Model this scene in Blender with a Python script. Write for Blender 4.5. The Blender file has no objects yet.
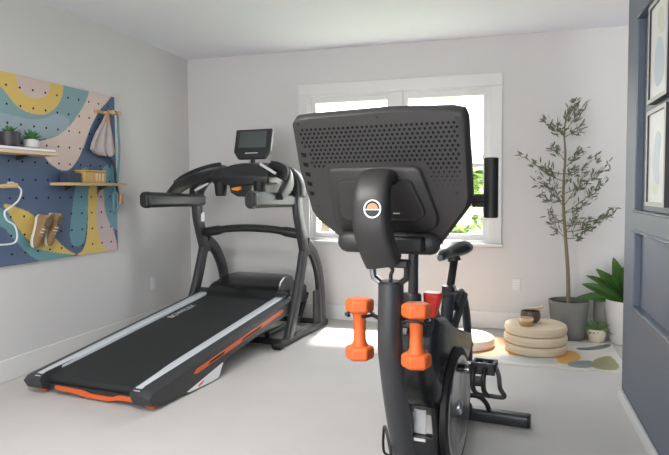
import bpy, bmesh, math, random
from mathutils import Vector as V, Matrix
R = math.radians
S = bpy.context.scene
COL = S.collection
random.seed(7)

# ---------------------------------------------------------------- camera, world, light
cam = bpy.data.cameras.new('camera'); co = bpy.data.objects.new('camera', cam); COL.objects.link(co)
YAW, PIT, ROLL = R(16.55), R(3.0), R(0.35)
cam.sensor_width = 36; cam.lens = 592/669*36; cam.shift_y = -5.5/669; cam.clip_start = .05; cam.clip_end = 300
d = V((-math.sin(YAW)*math.cos(PIT), math.cos(YAW)*math.cos(PIT), -math.sin(PIT)))
r = V((math.cos(YAW), math.sin(YAW), 0)); u = r.cross(d)
r2 = r*math.cos(ROLL) - u*math.sin(ROLL); u2 = r2.cross(d)
m = Matrix((r2, u2, -d)).transposed().to_4x4(); m.translation = V((0, 0, 1.186))
co.matrix_world = m
S.camera = co

S.view_settings.view_transform = 'Standard'; S.view_settings.look = 'None'
S.view_settings.gamma = 1; S.view_settings.exposure = 1.30
S.view_settings.use_curve_mapping = False

w = bpy.data.worlds.new('sky'); S.world = w; w.use_nodes = True
wn = w.node_tree; bg = wn.nodes['Background']
tc = wn.nodes.new('ShaderNodeTexCoord'); sx = wn.nodes.new('ShaderNodeSeparateXYZ'); cr = wn.nodes.new('ShaderNodeValToRGB')
wn.links.new(tc.outputs['Generated'], sx.inputs[0]); wn.links.new(sx.outputs['Z'], cr.inputs[0]); wn.links.new(cr.outputs[0], bg.inputs[0])
cr.color_ramp.elements[0].color = (1, .99, .97, 1); cr.color_ramp.elements[1].color = (.80, .89, 1, 1)
bg.inputs[1].default_value = 4.2

def light(name, kind, loc, rot, energy, **k):
    l = bpy.data.lights.new(name, kind); l.energy = energy
    for a, b in k.items():
        setattr(l, a, b)
    o = bpy.data.objects.new(name, l); o.location = loc; o.rotation_euler = rot; COL.objects.link(o)
    return o
# sun high over the garden, shining in through the far window
sd = V((.10, -.46, -1.0))
sun = light('sun', 'SUN', (0, 9, 8), sd.to_track_quat('-Z', 'Y').to_euler(), 13, angle=R(9), color=(1, .97, .92))
def portal(name, loc, rot, sx_, sy_):
    o = light(name, 'AREA', loc, rot, 1, shape='RECTANGLE', size=sx_, size_y=sy_); o.data.cycles.is_portal = True
portal('portal_garden', (-.99, 5.30, 1.41), (R(-90), 0, 0), 1.7, 1.34)
portal('portal_front', (-1.2, -2.12, 1.35), (R(90), 0, 0), 3.0, 1.9)
portal('portal_alcove', (2.44, 4.45, 1.6), (0, R(90), 0), .75, .75)

# ---------------------------------------------------------------- materials
def mat(name, col, rough=.5, metal=0, bump=0, bscale=200, var=0, vscale=3, spec=.5, coat=0, vcol=None):
    mt = bpy.data.materials.new(name); mt.use_nodes = True; nt = mt.node_tree; b = nt.nodes['Principled BSDF']
    c = (*col, 1)
    b.inputs['Base Color'].default_value = c; b.inputs['Roughness'].default_value = rough
    b.inputs['Metallic'].default_value = metal; b.inputs['Specular IOR Level'].default_value = spec
    b.inputs['Coat Weight'].default_value = coat
    t = nt.nodes.new('ShaderNodeTexCoord')
    src = None
    if vcol:
        a = nt.nodes.new('ShaderNodeVertexColor'); a.layer_name = vcol; src = a.outputs[0]
    if var or not vcol:
        n = nt.nodes.new('ShaderNodeTexNoise'); n.inputs['Scale'].default_value = vscale; n.inputs['Detail'].default_value = 4
        nt.links.new(t.outputs['Object'], n.inputs['Vector'])
        mp = nt.nodes.new('ShaderNodeMapRange'); v_ = max(var, .02)
        mp.inputs['To Min'].default_value = 1-v_; mp.inputs['To Max'].default_value = 1+v_
        nt.links.new(n.outputs['Fac'], mp.inputs['Value'])
        vm = nt.nodes.new('ShaderNodeVectorMath'); vm.operation = 'SCALE'
        if src: nt.links.new(src, vm.inputs[0])
        else: vm.inputs[0].default_value = col
        nt.links.new(mp.outputs[0], vm.inputs['Scale']); src = vm.outputs[0]
    nt.links.new(src, b.inputs['Base Color'])
    if bump:
        n2 = nt.nodes.new('ShaderNodeTexNoise'); n2.inputs['Scale'].default_value = bscale; n2.inputs['Detail'].default_value = 3
        nt.links.new(t.outputs['Object'], n2.inputs['Vector'])
        bp = nt.nodes.new('ShaderNodeBump'); bp.inputs['Strength'].default_value = bump; bp.inputs['Distance'].default_value = .01
        nt.links.new(n2.outputs['Fac'], bp.inputs['Height']); nt.links.new(bp.outputs[0], b.inputs['Normal'])
    return mt
M = {}
M['wall'] = mat('wall_paint', (.58, .575, .575), .75, bump=.05, bscale=120)
M['ceiling'] = mat('ceiling_paint', (.74, .75, .80), .85)
M['trim'] = mat('white_trim', (.64, .64, .64), .35)
M['carpet'] = mat('carpet', (.545, .525, .505), .95, bump=.35, bscale=260, var=.07, vscale=2.2, spec=.1)
M['bluegloss'] = mat('blue_paint_sheen', (.14, .17, .215), .25, spec=.9)  # wall blue lightened, so the beads' bright sheen is put into the colour
M['blue'] = mat('blue_paint', (.082, .105, .145), .42, var=.03, spec=.6)
M['grass'] = mat('grass', (.15, .19, .10), .9, var=.4, vscale=1.5)
M['tree'] = mat('garden_leaves', (.34, .46, .16), .8, var=.5, vscale=2)
M['bark'] = mat('bark', (.16, .12, .08), .9, bump=.4, bscale=40)
M['dark'] = mat('charcoal_plastic', (.020, .021, .023), .42, bump=.04, bscale=400)
M['darkgrey'] = mat('dark_grey_plastic', (.032, .034, .037), .45, bump=.04, bscale=400)
M['screenback'] = mat('screen_housing_plastic', (.021, .020, .020), .48, bump=.05, bscale=500)
M['black'] = mat('black_rubber', (.007, .007, .008), .55)
M['gloss'] = mat('gloss_black', (.008, .009, .010), .26, coat=.15)
M['frame'] = mat('grey_painted_steel', (.045, .047, .051), .38, metal=.3)
M['belt'] = mat('running_belt', (.018, .020, .021), .62, bump=.12, bscale=600, spec=.35)
M['rail'] = mat('silver_rail', (.62, .66, .70), .4, metal=.15)
M['orange'] = mat('orange_trim', (.62, .11, .025), .45)
M['dumb'] = mat('orange_neoprene', (.64, .115, .020), .55, bump=.03, bscale=300)
M['amber'] = mat('amber_key', (.80, .26, .02), .4)
M['red'] = mat('red_knob', (.75, .035, .02), .4)
M['white'] = mat('white_plastic', (.75, .76, .78), .4)
M['print'] = mat('grey_print', (.60, .61, .62), .5)
M['screen'] = mat('display_glass', (.075, .09, .09), .12)
M['chrome'] = mat('chrome', (.55, .56, .58), .2, metal=1)
M['paintring'] = mat('silver_badge', (.62, .64, .66), .3, metal=.4)
M['wood'] = mat('light_wood', (.55, .37, .19), .5, var=.12, vscale=12)
M['woodpale'] = mat('pale_wood', (.62, .46, .30), .5, var=.1, vscale=12)
M['box'] = mat('gold_wood', (.50, .33, .12), .45, var=.15, vscale=20)
M['cushion'] = mat('cream_cork', (.60, .49, .36), .8, bump=.1, bscale=150, var=.05, vscale=9)
M['cushionp'] = mat('pale_cushion', (.72, .63, .54), .8, bump=.1, bscale=150)
M['brown'] = mat('brown_bowl', (.10, .062, .045), .35)
M['gold'] = mat('gold_bowl', (.42, .27, .10), .35, metal=.3)
M['concrete'] = mat('grey_planter', (.17, .17, .16), .7, var=.12, vscale=8, bump=.1, bscale=60)
M['concrete2'] = mat('grey_bin', (.20, .19, .18), .7, var=.1)
M['potwhite'] = mat('white_planter', (.62, .61, .59), .55, var=.03)
M['potcream'] = mat('cream_planter', (.62, .55, .44), .6)
M['soil'] = mat('soil', (.04, .028, .02), .95, bump=.5, bscale=60)
M['olive'] = mat('olive_leaf', (.13, .155, .10), .6, var=.4, vscale=9)
M['olivebark'] = mat('olive_bark', (.20, .165, .10), .85, bump=.3, bscale=60, var=.2, vscale=20)
M['leaf'] = mat('green_leaf', (.045, .115, .022), .33, var=.5, vscale=7)
M['fern'] = mat('dusty_green_leaf', (.12, .19, .08), .6, var=.3, vscale=12)
M['succ'] = mat('succulent_leaf', (.07, .20, .06), .5, var=.25, vscale=20)
M['board'] = mat('painted_pegboard', (1, 1, 1), .55, vcol='paint', var=.03, vscale=6)
M['mat'] = mat('printed_mat', (1, 1, 1), .32, vcol='paint', var=.02, vscale=6)
M['mat_edge'] = mat('mat_edge', (.68, .66, .62), .5)
M['hole'] = mat('peg_hole_dark', (.007, .007, .008), .9, spec=.2)
M['shelfwhite'] = mat('white_tray', (.68, .70, .74), .4)
M['darkpot'] = mat('dark_pot', (.035, .03, .035), .5)
M['shoe'] = mat('tan_suede', (.24, .15, .07), .85, var=.2, vscale=25)
M['shoedark'] = mat('olive_suede', (.10, .085, .05), .85)
M['sole'] = mat('white_sole', (.60, .56, .52), .6)
M['cloth'] = mat('pale_pink_cloth', (.46, .41, .40), .9, bump=.4, bscale=25, var=.1, vscale=10)
M['clothblue'] = mat('blue_cloth', (.12, .20, .28), .9, var=.2, vscale=12)
M['clothteal'] = mat('teal_band', (.12, .26, .30), .6)
M['navy'] = mat('navy_band', (.03, .045, .08), .6)
M['copper'] = mat('copper_tan', (.48, .22, .10), .5)
M['art'] = mat('art_paper', (.72, .73, .72), .35, vcol=None)
M['artblue'] = mat('art_blue_grey', (.50, .55, .60), .5)
M['artgreen'] = mat('art_pale_green', (.62, .62, .50), .5)
M['framegrey'] = mat('pale_frame', (.42, .41, .39), .35)
M['frameblack'] = mat('black_frame', (.012, .012, .014), .35)
M['lampshade'] = mat('lamp_diffuser', (.8, .8, .78), .5)

g = bpy.data.materials.new('window_glass'); g.use_nodes = True; nt = g.node_tree
nt.nodes.remove(nt.nodes['Principled BSDF'])
a1 = nt.nodes.new('ShaderNodeBsdfTransparent'); a2 = nt.nodes.new('ShaderNodeBsdfGlossy'); a2.inputs['Roughness'].default_value = .02
mx = nt.nodes.new('ShaderNodeMixShader'); mx.inputs[0].default_value = .06
nt.links.new(a1.outputs[0], mx.inputs[1]); nt.links.new(a2.outputs[0], mx.inputs[2])
nt.links.new(mx.outputs[0], nt.nodes['Material Output'].inputs[0])
M['glass'] = g
e = bpy.data.materials.new('lamp_glow'); e.use_nodes = True  # glow of the added, unseen ceiling light
e.node_tree.nodes['Principled BSDF'].inputs['Emission Color'].default_value = (1, .96, .9, 1)
e.node_tree.nodes['Principled BSDF'].inputs['Emission Strength'].default_value = 38.0
M['glow'] = e

# ---------------------------------------------------------------- mesh helpers
class MB:
    def __init__(s): s.bm = bmesh.new(); s.mi = 0
    def _f(s, vs):
        try:
            f = s.bm.faces.new(vs); f.material_index = s.mi; return f
        except ValueError:
            return None
    def loft(s, loops, cap=True, closed=False):
        L = [[s.bm.verts.new(p) for p in lp] for lp in loops]
        n = len(L[0]); k = len(L)
        for i in range(k if closed else k-1):
            A, B = L[i], L[(i+1) % k]
            for j in range(n): s._f([A[j], A[(j+1) % n], B[(j+1) % n], B[j]])
        if cap and not closed:
            s._f(L[0][::-1]); s._f(L[-1])
        return s
    def box(s, a, b, T=None):
        x0, y0, z0 = a; x1, y1, z1 = b
        P = lambda z: [(x0, y0, z), (x1, y0, z), (x1, y1, z), (x0, y1, z)]
        lo = [P(z0), P(z1)]
        if T: lo = [[T(V(q)) for q in l] for l in lo]
        return s.loft(lo)
    def prism(s, poly, axis, a, b, T=None):
        def q(p, t):
            v = {0: (t, p[0], p[1]), 1: (p[0], t, p[1]), 2: (p[0], p[1], t)}[axis]
            return T(V(v)) if T else V(v)
        return s.loft([[q(p, a) for p in poly], [q(p, b) for p in poly]])
    def tube(s, pts, ra, rb=None, n=12, side=None, cap=True, sq=False):
        pts = [V(p) for p in pts]; k = len(pts)
        ra = ra if isinstance(ra, (list, tuple)) else [ra]*k
        rb = ra if rb is None else (rb if isinstance(rb, (list, tuple)) else [rb]*k)
        loops = []; prev = None
        for i, p in enumerate(pts):
            t = (pts[min(i+1, k-1)] - pts[max(i-1, 0)]).normalized()
            if side is not None: a = V(side)
            elif prev is not None: a = prev
            else: a = V((1, 0, 0)) if abs(t.x) < .8 else V((0, 1, 0))
            a = (a - t*a.dot(t)).normalized(); b = t.cross(a); prev = a
            lp = []
            for j in range(n):
                th = 2*math.pi*(j+.5)/n; c, si = math.cos(th), math.sin(th)
                if sq:
                    c = math.copysign(abs(c)**.55, c); si = math.copysign(abs(si)**.55, si)
                lp.append(p + a*c*ra[i] + b*si*rb[i])
            loops.append(lp)
        return s.loft(loops, cap)
    def lathe(s, prof, c=(0, 0, 0), axis='z', n=40, sx=1, sy=1):
        lo = []
        c = V(c)
        for (rr, h) in prof:
            rr = max(rr, 1e-4); lp = []
            for j in range(n):
                th = 2*math.pi*j/n; x, y = rr*math.cos(th)*sx, rr*math.sin(th)*sy
                lp.append(c + {'z': V((x, y, h)), 'x': V((h, x, y)), 'y': V((x, h, y))}[axis])
            lo.append(lp)
        return s.loft(lo)
    def leaf(s, p, dr, L, w, up=V((0, 0, 1)), droop=0, n=4):
        p = V(p); dr = V(dr).normalized(); sd_ = dr.cross(up)
        if sd_.length < .05: sd_ = dr.cross(V((1, 0, 0)))
        sd_.normalize(); nn = sd_.cross(dr)
        prev = None
        for i in range(n+1):
            t = i/n; ww = w*math.sin(math.pi*min(max(t*.93+.05, 0), 1))**.8
            c = p + dr*L*t - V((0, 0, 1))*droop*L*t*t
            cur = [s.bm.verts.new(c - sd_*ww + nn*ww*.35), s.bm.verts.new(c), s.bm.verts.new(c + sd_*ww + nn*ww*.35)]
            if prev:
                s._f([prev[0], prev[1], cur[1], cur[0]]); s._f([prev[1], prev[2], cur[2], cur[1]])
            prev = cur
        return s
    def build(s, name, m, parent=None, smooth=None, bevel=0, seg=2, sub=0):
        bmesh.ops.recalc_face_normals(s.bm, faces=s.bm.faces)
        me = bpy.data.meshes.new(name); s.bm.to_mesh(me); s.bm.free()
        o = bpy.data.objects.new(name, me); COL.objects.link(o)
        for mm in (m if isinstance(m, (list, tuple)) else [m]): me.materials.append(M[mm])
        if smooth is not False:
            me.shade_smooth() if smooth else None
            if smooth is None:
                me.shade_smooth()
                try: me.set_sharp_from_angle(angle=R(38))
                except Exception: pass
        if bevel:
            b = o.modifiers.new('bevel', 'BEVEL'); b.width = bevel; b.segments = seg; b.limit_method = 'ANGLE'; b.angle_limit = R(35)
        if sub:
            q = o.modifiers.new('sub', 'SUBSURF'); q.levels = sub; q.render_levels = sub
        if parent: o.parent = parent
        return o
def tag(o, label=None, cat=None, group=None, kind=None):
    for k, v in (('label', label), ('category', cat), ('group', group), ('kind', kind)):
        if v: o[k] = v
    return o
def empty(name, loc, rz, label, cat, group=None):
    o = bpy.data.objects.new(name, None); COL.objects.link(o); o.location = loc; o.rotation_euler = (0, 0, rz); o.empty_display_size = .1
    return tag(o, label, cat, group)
def struct(o): o['kind'] = 'structure'; return o
def smoothpath(pts, n=6):
    P_ = [V(p) for p in pts]; P_ = [P_[0]] + P_ + [P_[-1]]; out = []
    for i in range(1, len(P_)-2):
        for k in range(n):
            t = k/n; a, b, c, e_ = P_[i-1], P_[i], P_[i+1], P_[i+2]
            out.append(.5*((2*b)+(c-a)*t+(2*a-5*b+4*c-e_)*t*t+(3*b-a-3*c+e_)*t**3))
    out.append(P_[-2]); return out
def inside(poly, x, y):
    c = False; j = len(poly)-1
    for i in range(len(poly)):
        xi, yi = poly[i]; xj, yj = poly[j]
        if (yi > y) != (yj > y) and x < (xj-xi)*(y-yi)/(yj-yi)+xi: c = not c
        j = i
    return c
def rounded(poly, n=3):
    for _ in range(n):
        q = []
        for i in range(len(poly)):
            a, b = poly[i], poly[(i+1) % len(poly)]
            q += [(a[0]*.75+b[0]*.25, a[1]*.75+b[1]*.25), (a[0]*.25+b[0]*.75, a[1]*.25+b[1]*.75)]
        poly = q
    return poly
def srgb(*c): return tuple(((v/255+.055)/1.055)**2.4 if v > 10 else v/255/12.92 for v in c)

# ---------------------------------------------------------------- room
LX, BY, RX, CZ = -3.04, 5.21, .62, 2.475
WX0, WX1, WZ0, WZ1 = -1.79, -.165, .74, 2.07
FY, AX, PY = -2.05, 2.35, 3.66
struct(MB().box((LX-.15, FY-.15, -.12), (AX+.15, BY+.15, 0)).build('floor', 'carpet', smooth=False))
struct(MB().box((LX-.15, FY-.15, CZ), (AX+.15, BY+.15, CZ+.12)).build('ceiling', 'ceiling', smooth=False))
struct(MB().box((LX-.15, FY-.15, 0), (LX, BY+.15, CZ)).build('wall_left', 'wall', smooth=False))
b = MB()
b.box((LX, BY, 0), (WX0, BY+.15, CZ)); b.box((WX1, BY, 0), (AX, BY+.15, CZ))
b.box((WX0, BY, 0), (WX1, BY+.15, WZ0)); b.box((WX0, BY, WZ1), (WX1, BY+.15, CZ))
struct(b.build('wall_back', 'wall', smooth=False))
b = MB(); b.box((LX, FY-.15, 0), (-2.7, FY, CZ)); b.box((.3, FY-.15, 0), (RX, FY, CZ)); b.box((-2.7, FY-.15, 0), (.3, FY, .4)); b.box((-2.7, FY-.15, 2.3), (.3, FY, CZ))
struct(b.build('wall_front', 'wall', smooth=False))
b = MB(); b.box((AX, FY, 0), (AX+.15, 4.1, CZ)); b.box((AX, 4.8, 0), (AX+.15, BY+.15, CZ)); b.box((AX, 4.1, 0), (AX+.15, 4.8, 1.25)); b.box((AX, 4.1, 1.95), (AX+.15, 4.8, CZ))
struct(b.build('wall_alcove', 'wall', smooth=False))

# right wall: blue, with recessed panels (front skin with two openings + back slab)
PD = .028
def panelled():
    b = MB()
    b.box((RX+PD, FY, 0), (RX+.16, PY, CZ))
    ys = [(.45, 3.37)]
    y0, y1 = ys[0]
    b.box((RX, y1, 0), (RX+PD, PY, CZ)); b.box((RX, FY, 0), (RX+PD, y0, CZ))
    b.box((RX, y0, 0), (RX+PD, y1, .58)); b.box((RX, y0, .965), (RX+PD, y1, 1.08)); b.box((RX, y0, 2.05), (RX+PD, y1, CZ))
    return struct(b.build('wall_right', 'blue', smooth=False))
panelled()
def bead(n, z0, z1, y0=.45, y1=3.37):
    b = MB(); t = .013; h = .014
    b.box((RX-h, y0-t, z0-t), (RX+.004, y1+t, z0)); b.box((RX-h, y0-t, z1), (RX+.004, y1+t, z1+t))
    b.box((RX-h*.4, y1, z0), (RX+.004, y1+t*.6, z1)); b.box((RX-h*.4, y0-t*.6, z0), (RX+.004, y0, z1))
    struct(b.build('trim_%d' % n, 'bluegloss', bevel=.004))
bead(1, .58, .965); bead(2, 1.08, 2.05)
def base(name, a, bb, c=None):
    struct(MB().box(a, bb).build(name, 'trim', bevel=.006))
base('baseboard_left', (LX, FY, 0), (LX+.016, BY, .14))
base('baseboard_back', (LX, BY-.016, 0), (AX, BY, .14))
base('baseboard_right', (RX-.022, FY, 0), (RX, PY, .055))

# far window: casing, sashes, glass
b = MB(); cw = .095
b.box((WX0-cw, BY-.022, WZ1-.01), (WX1+cw, BY, WZ1+.095)); b.box((WX0-cw, BY-.022, WZ0-.01), (WX0+.005, BY, WZ1-.01)); b.box((WX1-.005, BY-.022, WZ0-.01), (WX1+cw, BY, WZ1-.01))
b.box((WX0-cw-.01, BY-.045, WZ0-.035), (WX1+cw+.01, BY+.005, WZ0-.008))
struct(b.build('trim_3', 'trim', bevel=.004))
b = MB(); XM = -.965; y0, y1 = BY+.02, BY+.10
b.box((WX0, BY, WZ0+.015), (WX0+.02, BY+.15, WZ1-.02)); b.box((WX1-.02, BY, WZ0+.015), (WX1, BY+.15, WZ1-.02)); b.box((WX0, BY, WZ1-.02), (WX1, BY+.15, WZ1)); b.box((WX0, BY, WZ0), (WX1, BY+.15, WZ0+.015))
b.box((XM-.05, BY-.015, WZ0+.015), (XM+.05, BY+.15, WZ1-.02))
win = struct(b.build('window_1', 'trim', smooth=False))
for (x0, x1) in ((WX0+.02, XM-.05), (XM+.05, WX1-.02)):
    s_ = MB(); f = .042
    s_.box((x0, y0, WZ1-.075), (x1, y1, WZ1-.02)); s_.box((x0, y0, WZ0+.015), (x1, y1, WZ0+.065))
    s_.box((x0, y0, WZ0+.065), (x0+f, y1, WZ1-.075)); s_.box((x1-f, y0, WZ0+.065), (x1, y1, WZ1-.075))
    s_.box((x0+f, y0+.02, 1.385), (x1-f, y1, 1.415))
    so = s_.build('window_sash', 'trim', win, smooth=False)
    MB().box((x0+f, BY+.06, WZ0+.06), (x1-f, BY+.064, WZ1-.07)).build('pane', 'glass', so, smooth=False)
# unseen window added behind the camera as fill light; alcove window frame
b = MB(); b.box((-2.7, FY-.1, .4), (-2.64, FY-.03, 2.3)); b.box((.24, FY-.1, .4), (.3, FY-.03, 2.3)); b.box((-2.64, FY-.1, .4), (.24, FY-.03, .46)); b.box((-2.64, FY-.1, 2.24), (.24, FY-.03, 2.3)); b.box((-1.23, FY-.1, .46), (-1.17, FY-.03, 2.24))
struct(b.build('window_2', 'trim'))
b = MB(); b.box((AX+.03, 4.1, 1.25), (AX+.1, 4.14, 1.95)); b.box((AX+.03, 4.76, 1.25), (AX+.1, 4.8, 1.95)); b.box((AX+.03, 4.14, 1.25), (AX+.1, 4.76, 1.29)); b.box((AX+.03, 4.14, 1.91), (AX+.1, 4.76, 1.95))
struct(b.build('window_3', 'trim'))

# wall sockets
def outlet(loc, rz, label):
    t = empty('wall_outlet', loc, rz, label, 'outlet', None)
    MB().box((-.036, -.006, -.058), (.036, 0, .058)).build('cover_plate', 'trim', t, bevel=.003)
    for dz in (-.022, .022):
        b = MB(); b.box((-.017, -.009, dz-.014), (.017, -.005, dz+.014)); o = b.build('socket', 'white', t, bevel=.003)
        q = MB(); q.box((-.009, -.0095, dz-.006), (-.006, -.0085, dz+.006)); q.box((.006, -.0095, dz-.006), (.009, -.0085, dz+.006)); q.build('slot', 'dark', o)
outlet((.052, BY, .381), 0, 'white wall outlet on the back wall right of the window')
outlet((LX, 4.55, .379), R(90), 'white wall outlet low on the left wall by the treadmill')

# ---------------------------------------------------------------- garden outside
struct(MB().box((-25, BY+.2, -.5), (25, 60, -.4)).build('ground', 'grass', smooth=False))
def garden_tree(x, y, h, rad, label):
    t = empty('garden_tree', (x, y, -.4), 0, label, 'tree')
    MB().tube([(0, 0, 0), (.1, 0, h*.3), (0, .05, h*.6)], [.16, .12, .07]).build('trunk', 'bark', t)
    b = MB(); rr = random.Random(int(x*10+y))
    for k in range(1400):
        th = rr.uniform(0, 6.283); ph = math.acos(rr.uniform(-1, 1)); q = rad*rr.uniform(.45, 1)
        p = V((q*math.sin(ph)*math.cos(th), q*math.sin(ph)*math.sin(th), h*.6+q*.9*math.cos(ph)))
        b.leaf(p, (rr.uniform(-1, 1), rr.uniform(-1, 1), rr.uniform(-.8, .5)), .34, .12, n=2)
    b.build('foliage', 'tree', t, smooth=False)
garden_tree(-1.2, 14, 2.6, 1.2, 'small green garden tree seen through the right sash beside the bike screen')
garden_tree(-6.0, 19, 4.2, 1.8, 'tall garden tree outside the left sash of the window')
garden_tree(1.2, 21, 4.6, 2.3, 'broad green tree outside, rightmost through the window')

# ---------------------------------------------------------------- pegboard
PX = -3.02; PY0, PY1, PZ0, PZ1 = 1.75, 4.048, .727, 1.938
SH = {
'teal_top':[(2.0,2.2),(4.034,2.228),(3.972,1.906),(3.787,1.880),(3.648,1.657),(3.503,1.586),(3.259,1.539),(2.937,1.586),(2.0,1.62)],
'lightblue':[(2.3,1.70),(2.941,1.685),(3.048,1.673),(3.247,1.663),(3.451,1.748),(3.567,1.692),(3.464,1.597),(3.259,1.539),(3.050,1.534),(2.936,1.574),(2.3,1.5)],
'yellow_ring':[(2.8,1.95),(2.85,1.88),(2.948,1.850),(3.006,1.792),(3.082,1.728),(3.197,1.703),(3.319,1.712),(3.414,1.771),(3.475,1.849),(3.498,1.96),(3.366,1.99),(3.075,1.99)],
'pink_core':[(3.06,1.99),(3.38,1.99),(3.353,1.864),(3.307,1.831),(3.235,1.807),(3.159,1.815),(3.095,1.843),(3.074,1.903)],
'pink_stripe':[(3.779,1.993),(4.072,1.994),(3.948,1.880),(3.851,1.798),(3.756,1.668),(3.685,1.529),(3.617,1.423),(3.533,1.347),(3.453,1.338),(3.360,1.369),(3.273,1.446),(3.223,1.522),(3.294,1.541),(3.406,1.571),(3.504,1.629),(3.609,1.725),(3.720,1.855)],
'teal_stripe':[(3.614,1.350),(3.745,1.391),(3.723,1.130),(3.681,0.908),(3.656,0.806),(3.571,0.791),(3.511,0.826),(3.516,0.954),(3.566,1.168)],
'yellow_stripe':[(3.718,1.264),(3.818,1.265),(3.811,1.090),(3.815,0.899),(3.879,0.770),(3.973,0.714),(3.773,0.704),(3.610,0.716),(3.432,0.805),(3.306,0.949),(3.152,1.060),(3.023,1.103),(2.932,1.124),(2.960,1.080),(3.064,0.935),(3.210,0.805),(3.430,0.749),(3.611,0.731),(3.677,0.804),(3.704,0.944)],
'pink_low':[(3.817,1.235),(4.094,1.237),(4.086,1.027),(3.960,1.000),(4.072,0.680),(3.925,0.719),(3.834,0.805),(3.793,0.939)],
'teal_right':[(3.858,1.396),(4.076,1.405),(4.068,1.204),(4.080,0.866),(3.981,0.904),(3.901,1.018),(3.895,1.166)],
'teal_sliver':[(2.4,1.2),(2.916,1.106),(2.974,1.054),(3.064,0.929),(3.176,0.821),(3.411,0.760),(3.548,0.743),(3.446,0.696),(3.260,0.708),(3.140,0.772),(3.014,0.887),(2.912,1.007),(2.4,1.05)]}
PC = {'teal_top': srgb(118, 150, 155), 'lightblue': srgb(140, 160, 170), 'yellow_ring': srgb(205, 175, 95), 'pink_core': srgb(195, 175, 168),
      'pink_stripe': srgb(205, 188, 178), 'teal_stripe': srgb(95, 142, 155), 'yellow_stripe': srgb(205, 178, 98), 'pink_low': srgb(190, 172, 172),
      'teal_right': srgb(105, 150, 165), 'teal_sliver': srgb(95, 145, 150)}
def paint_grid(name, mt, nx, ny, f, colf, parent=None):
    me = bpy.data.meshes.new(name); vs = []; fs = []; cs = []
    for j in range(ny+1):
        for i in range(nx+1):
            p, q = f(i/nx, j/ny); vs.append(p); cs.append((*colf(*q), 1))
    for j in range(ny):
        for i in range(nx):
            a = j*(nx+1)+i; fs.append((a, a+1, a+nx+2, a+nx+1))
    me.from_pydata(vs, [], fs); at = me.color_attributes.new('paint', 'FLOAT_COLOR', 'POINT')
    for i, c in enumerate(cs): at.data[i].color = c
    me.materials.append(M[mt]); o = bpy.data.objects.new(name, me); COL.objects.link(o)
    if parent: o.parent = parent
    return o
SHR = {k: rounded(v, 2) for k, v in SH.items()}
def pegcol(y, z):
    c = srgb(72, 92, 122)
    for k in SHR:
        if inside(SHR[k], y, z): c = PC[k]
    return c
pb = empty('pegboard', (PX, 3.0, PZ0), 0, 'large painted pegboard with curvy teal, yellow, pink and navy shapes on left wall', 'pegboard')
paint_grid('painted_face', 'board', 340, 190, lambda a, c: ((.0005, PY0+(PY1-PY0)*a-3.0, (PZ1-PZ0)*c), (PY0+(PY1-PY0)*a, PZ0+(PZ1-PZ0)*c)), pegcol, pb)
MB().box((-.018, PY0-3.0, 0), (0, PY1-3.0, PZ1-PZ0)).build('panel', 'woodpale', pb, smooth=False)
b = MB()
for i in range(20):
    for j in range(10):
        yy = 4.0-.035-i*.108-3.0; zz = 1.86-j*.118-PZ0
        b.lathe([(.0075, .0), (.0075, .0015)], (0.0005, yy, zz), 'x', n=8)
b.build('peg_holes', 'hole', pb, smooth=False)['kind'] = 'stuff'

# shelves
def shelf(y0, y1, z0, z1, dp, label, mt='woodpale'):
    t = empty('wall_shelf', (PX, (y0+y1)/2, z0), 0, label, 'shelf', None); h = (y1-y0)/2
    MB().box((.0025, -h, 0), (dp, h, z1-z0)).build('board', mt, t, bevel=.003)
    for yy in (-h*.55, h*.55):
        b = MB(); b.prism([(.003, -.03), (.02, -.03), (dp*.55, 0), (.003, 0)], 1, yy-.008, yy+.008); b.build('bracket', 'dark', t)
shelf(2.45, 3.235, 1.425, 1.446, .17, 'wooden shelf with a white tray on the upper left of the pegboard')
shelf(3.33, 3.98, 1.235, 1.255, .15, 'pale wooden shelf holding a gold box, right side of the pegboard', 'wood')
tag(MB().box((PX+.012, 2.5, 1.447), (PX+.165, 3.215, 1.466)).build('tray', 'shelfwhite', bevel=.005), 'long white tray lying on the upper pegboard shelf', 'tray')
# wooden peg at the left, wire hanger
tag(MB().tube([(PX+.003, 2.93, 1.228), (PX+.12, 2.93, 1.232)], .014, n=16).build('wooden_peg', 'wood'), 'round wooden peg at the left edge holding the wire hanger', 'peg')
hp = smoothpath([(PX+.05, 3.00, 1.235), (PX+.05, 3.035, 1.20), (PX+.05, 3.01, 1.14), (PX+.05, 2.95, 1.10), (PX+.05, 2.90, 1.07), (PX+.05, 2.915, 1.02), (PX+.05, 2.97, .985), (PX+.05, 2.99, .93), (PX+.05, 2.98, .885), (PX+.05, 2.93, .87), (PX+.05, 2.80, .875), (PX+.05, 2.68, .88)])
hp = [V((PX+.05, 2.93, 1.249)), V((PX+.05, 2.97, 1.25))] + hp
tag(MB().tube(hp, .0055, n=10).build('coat_hanger', 'shelfwhite'), 'pale bent wire hanger hooked over the left peg', 'hanger')

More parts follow.
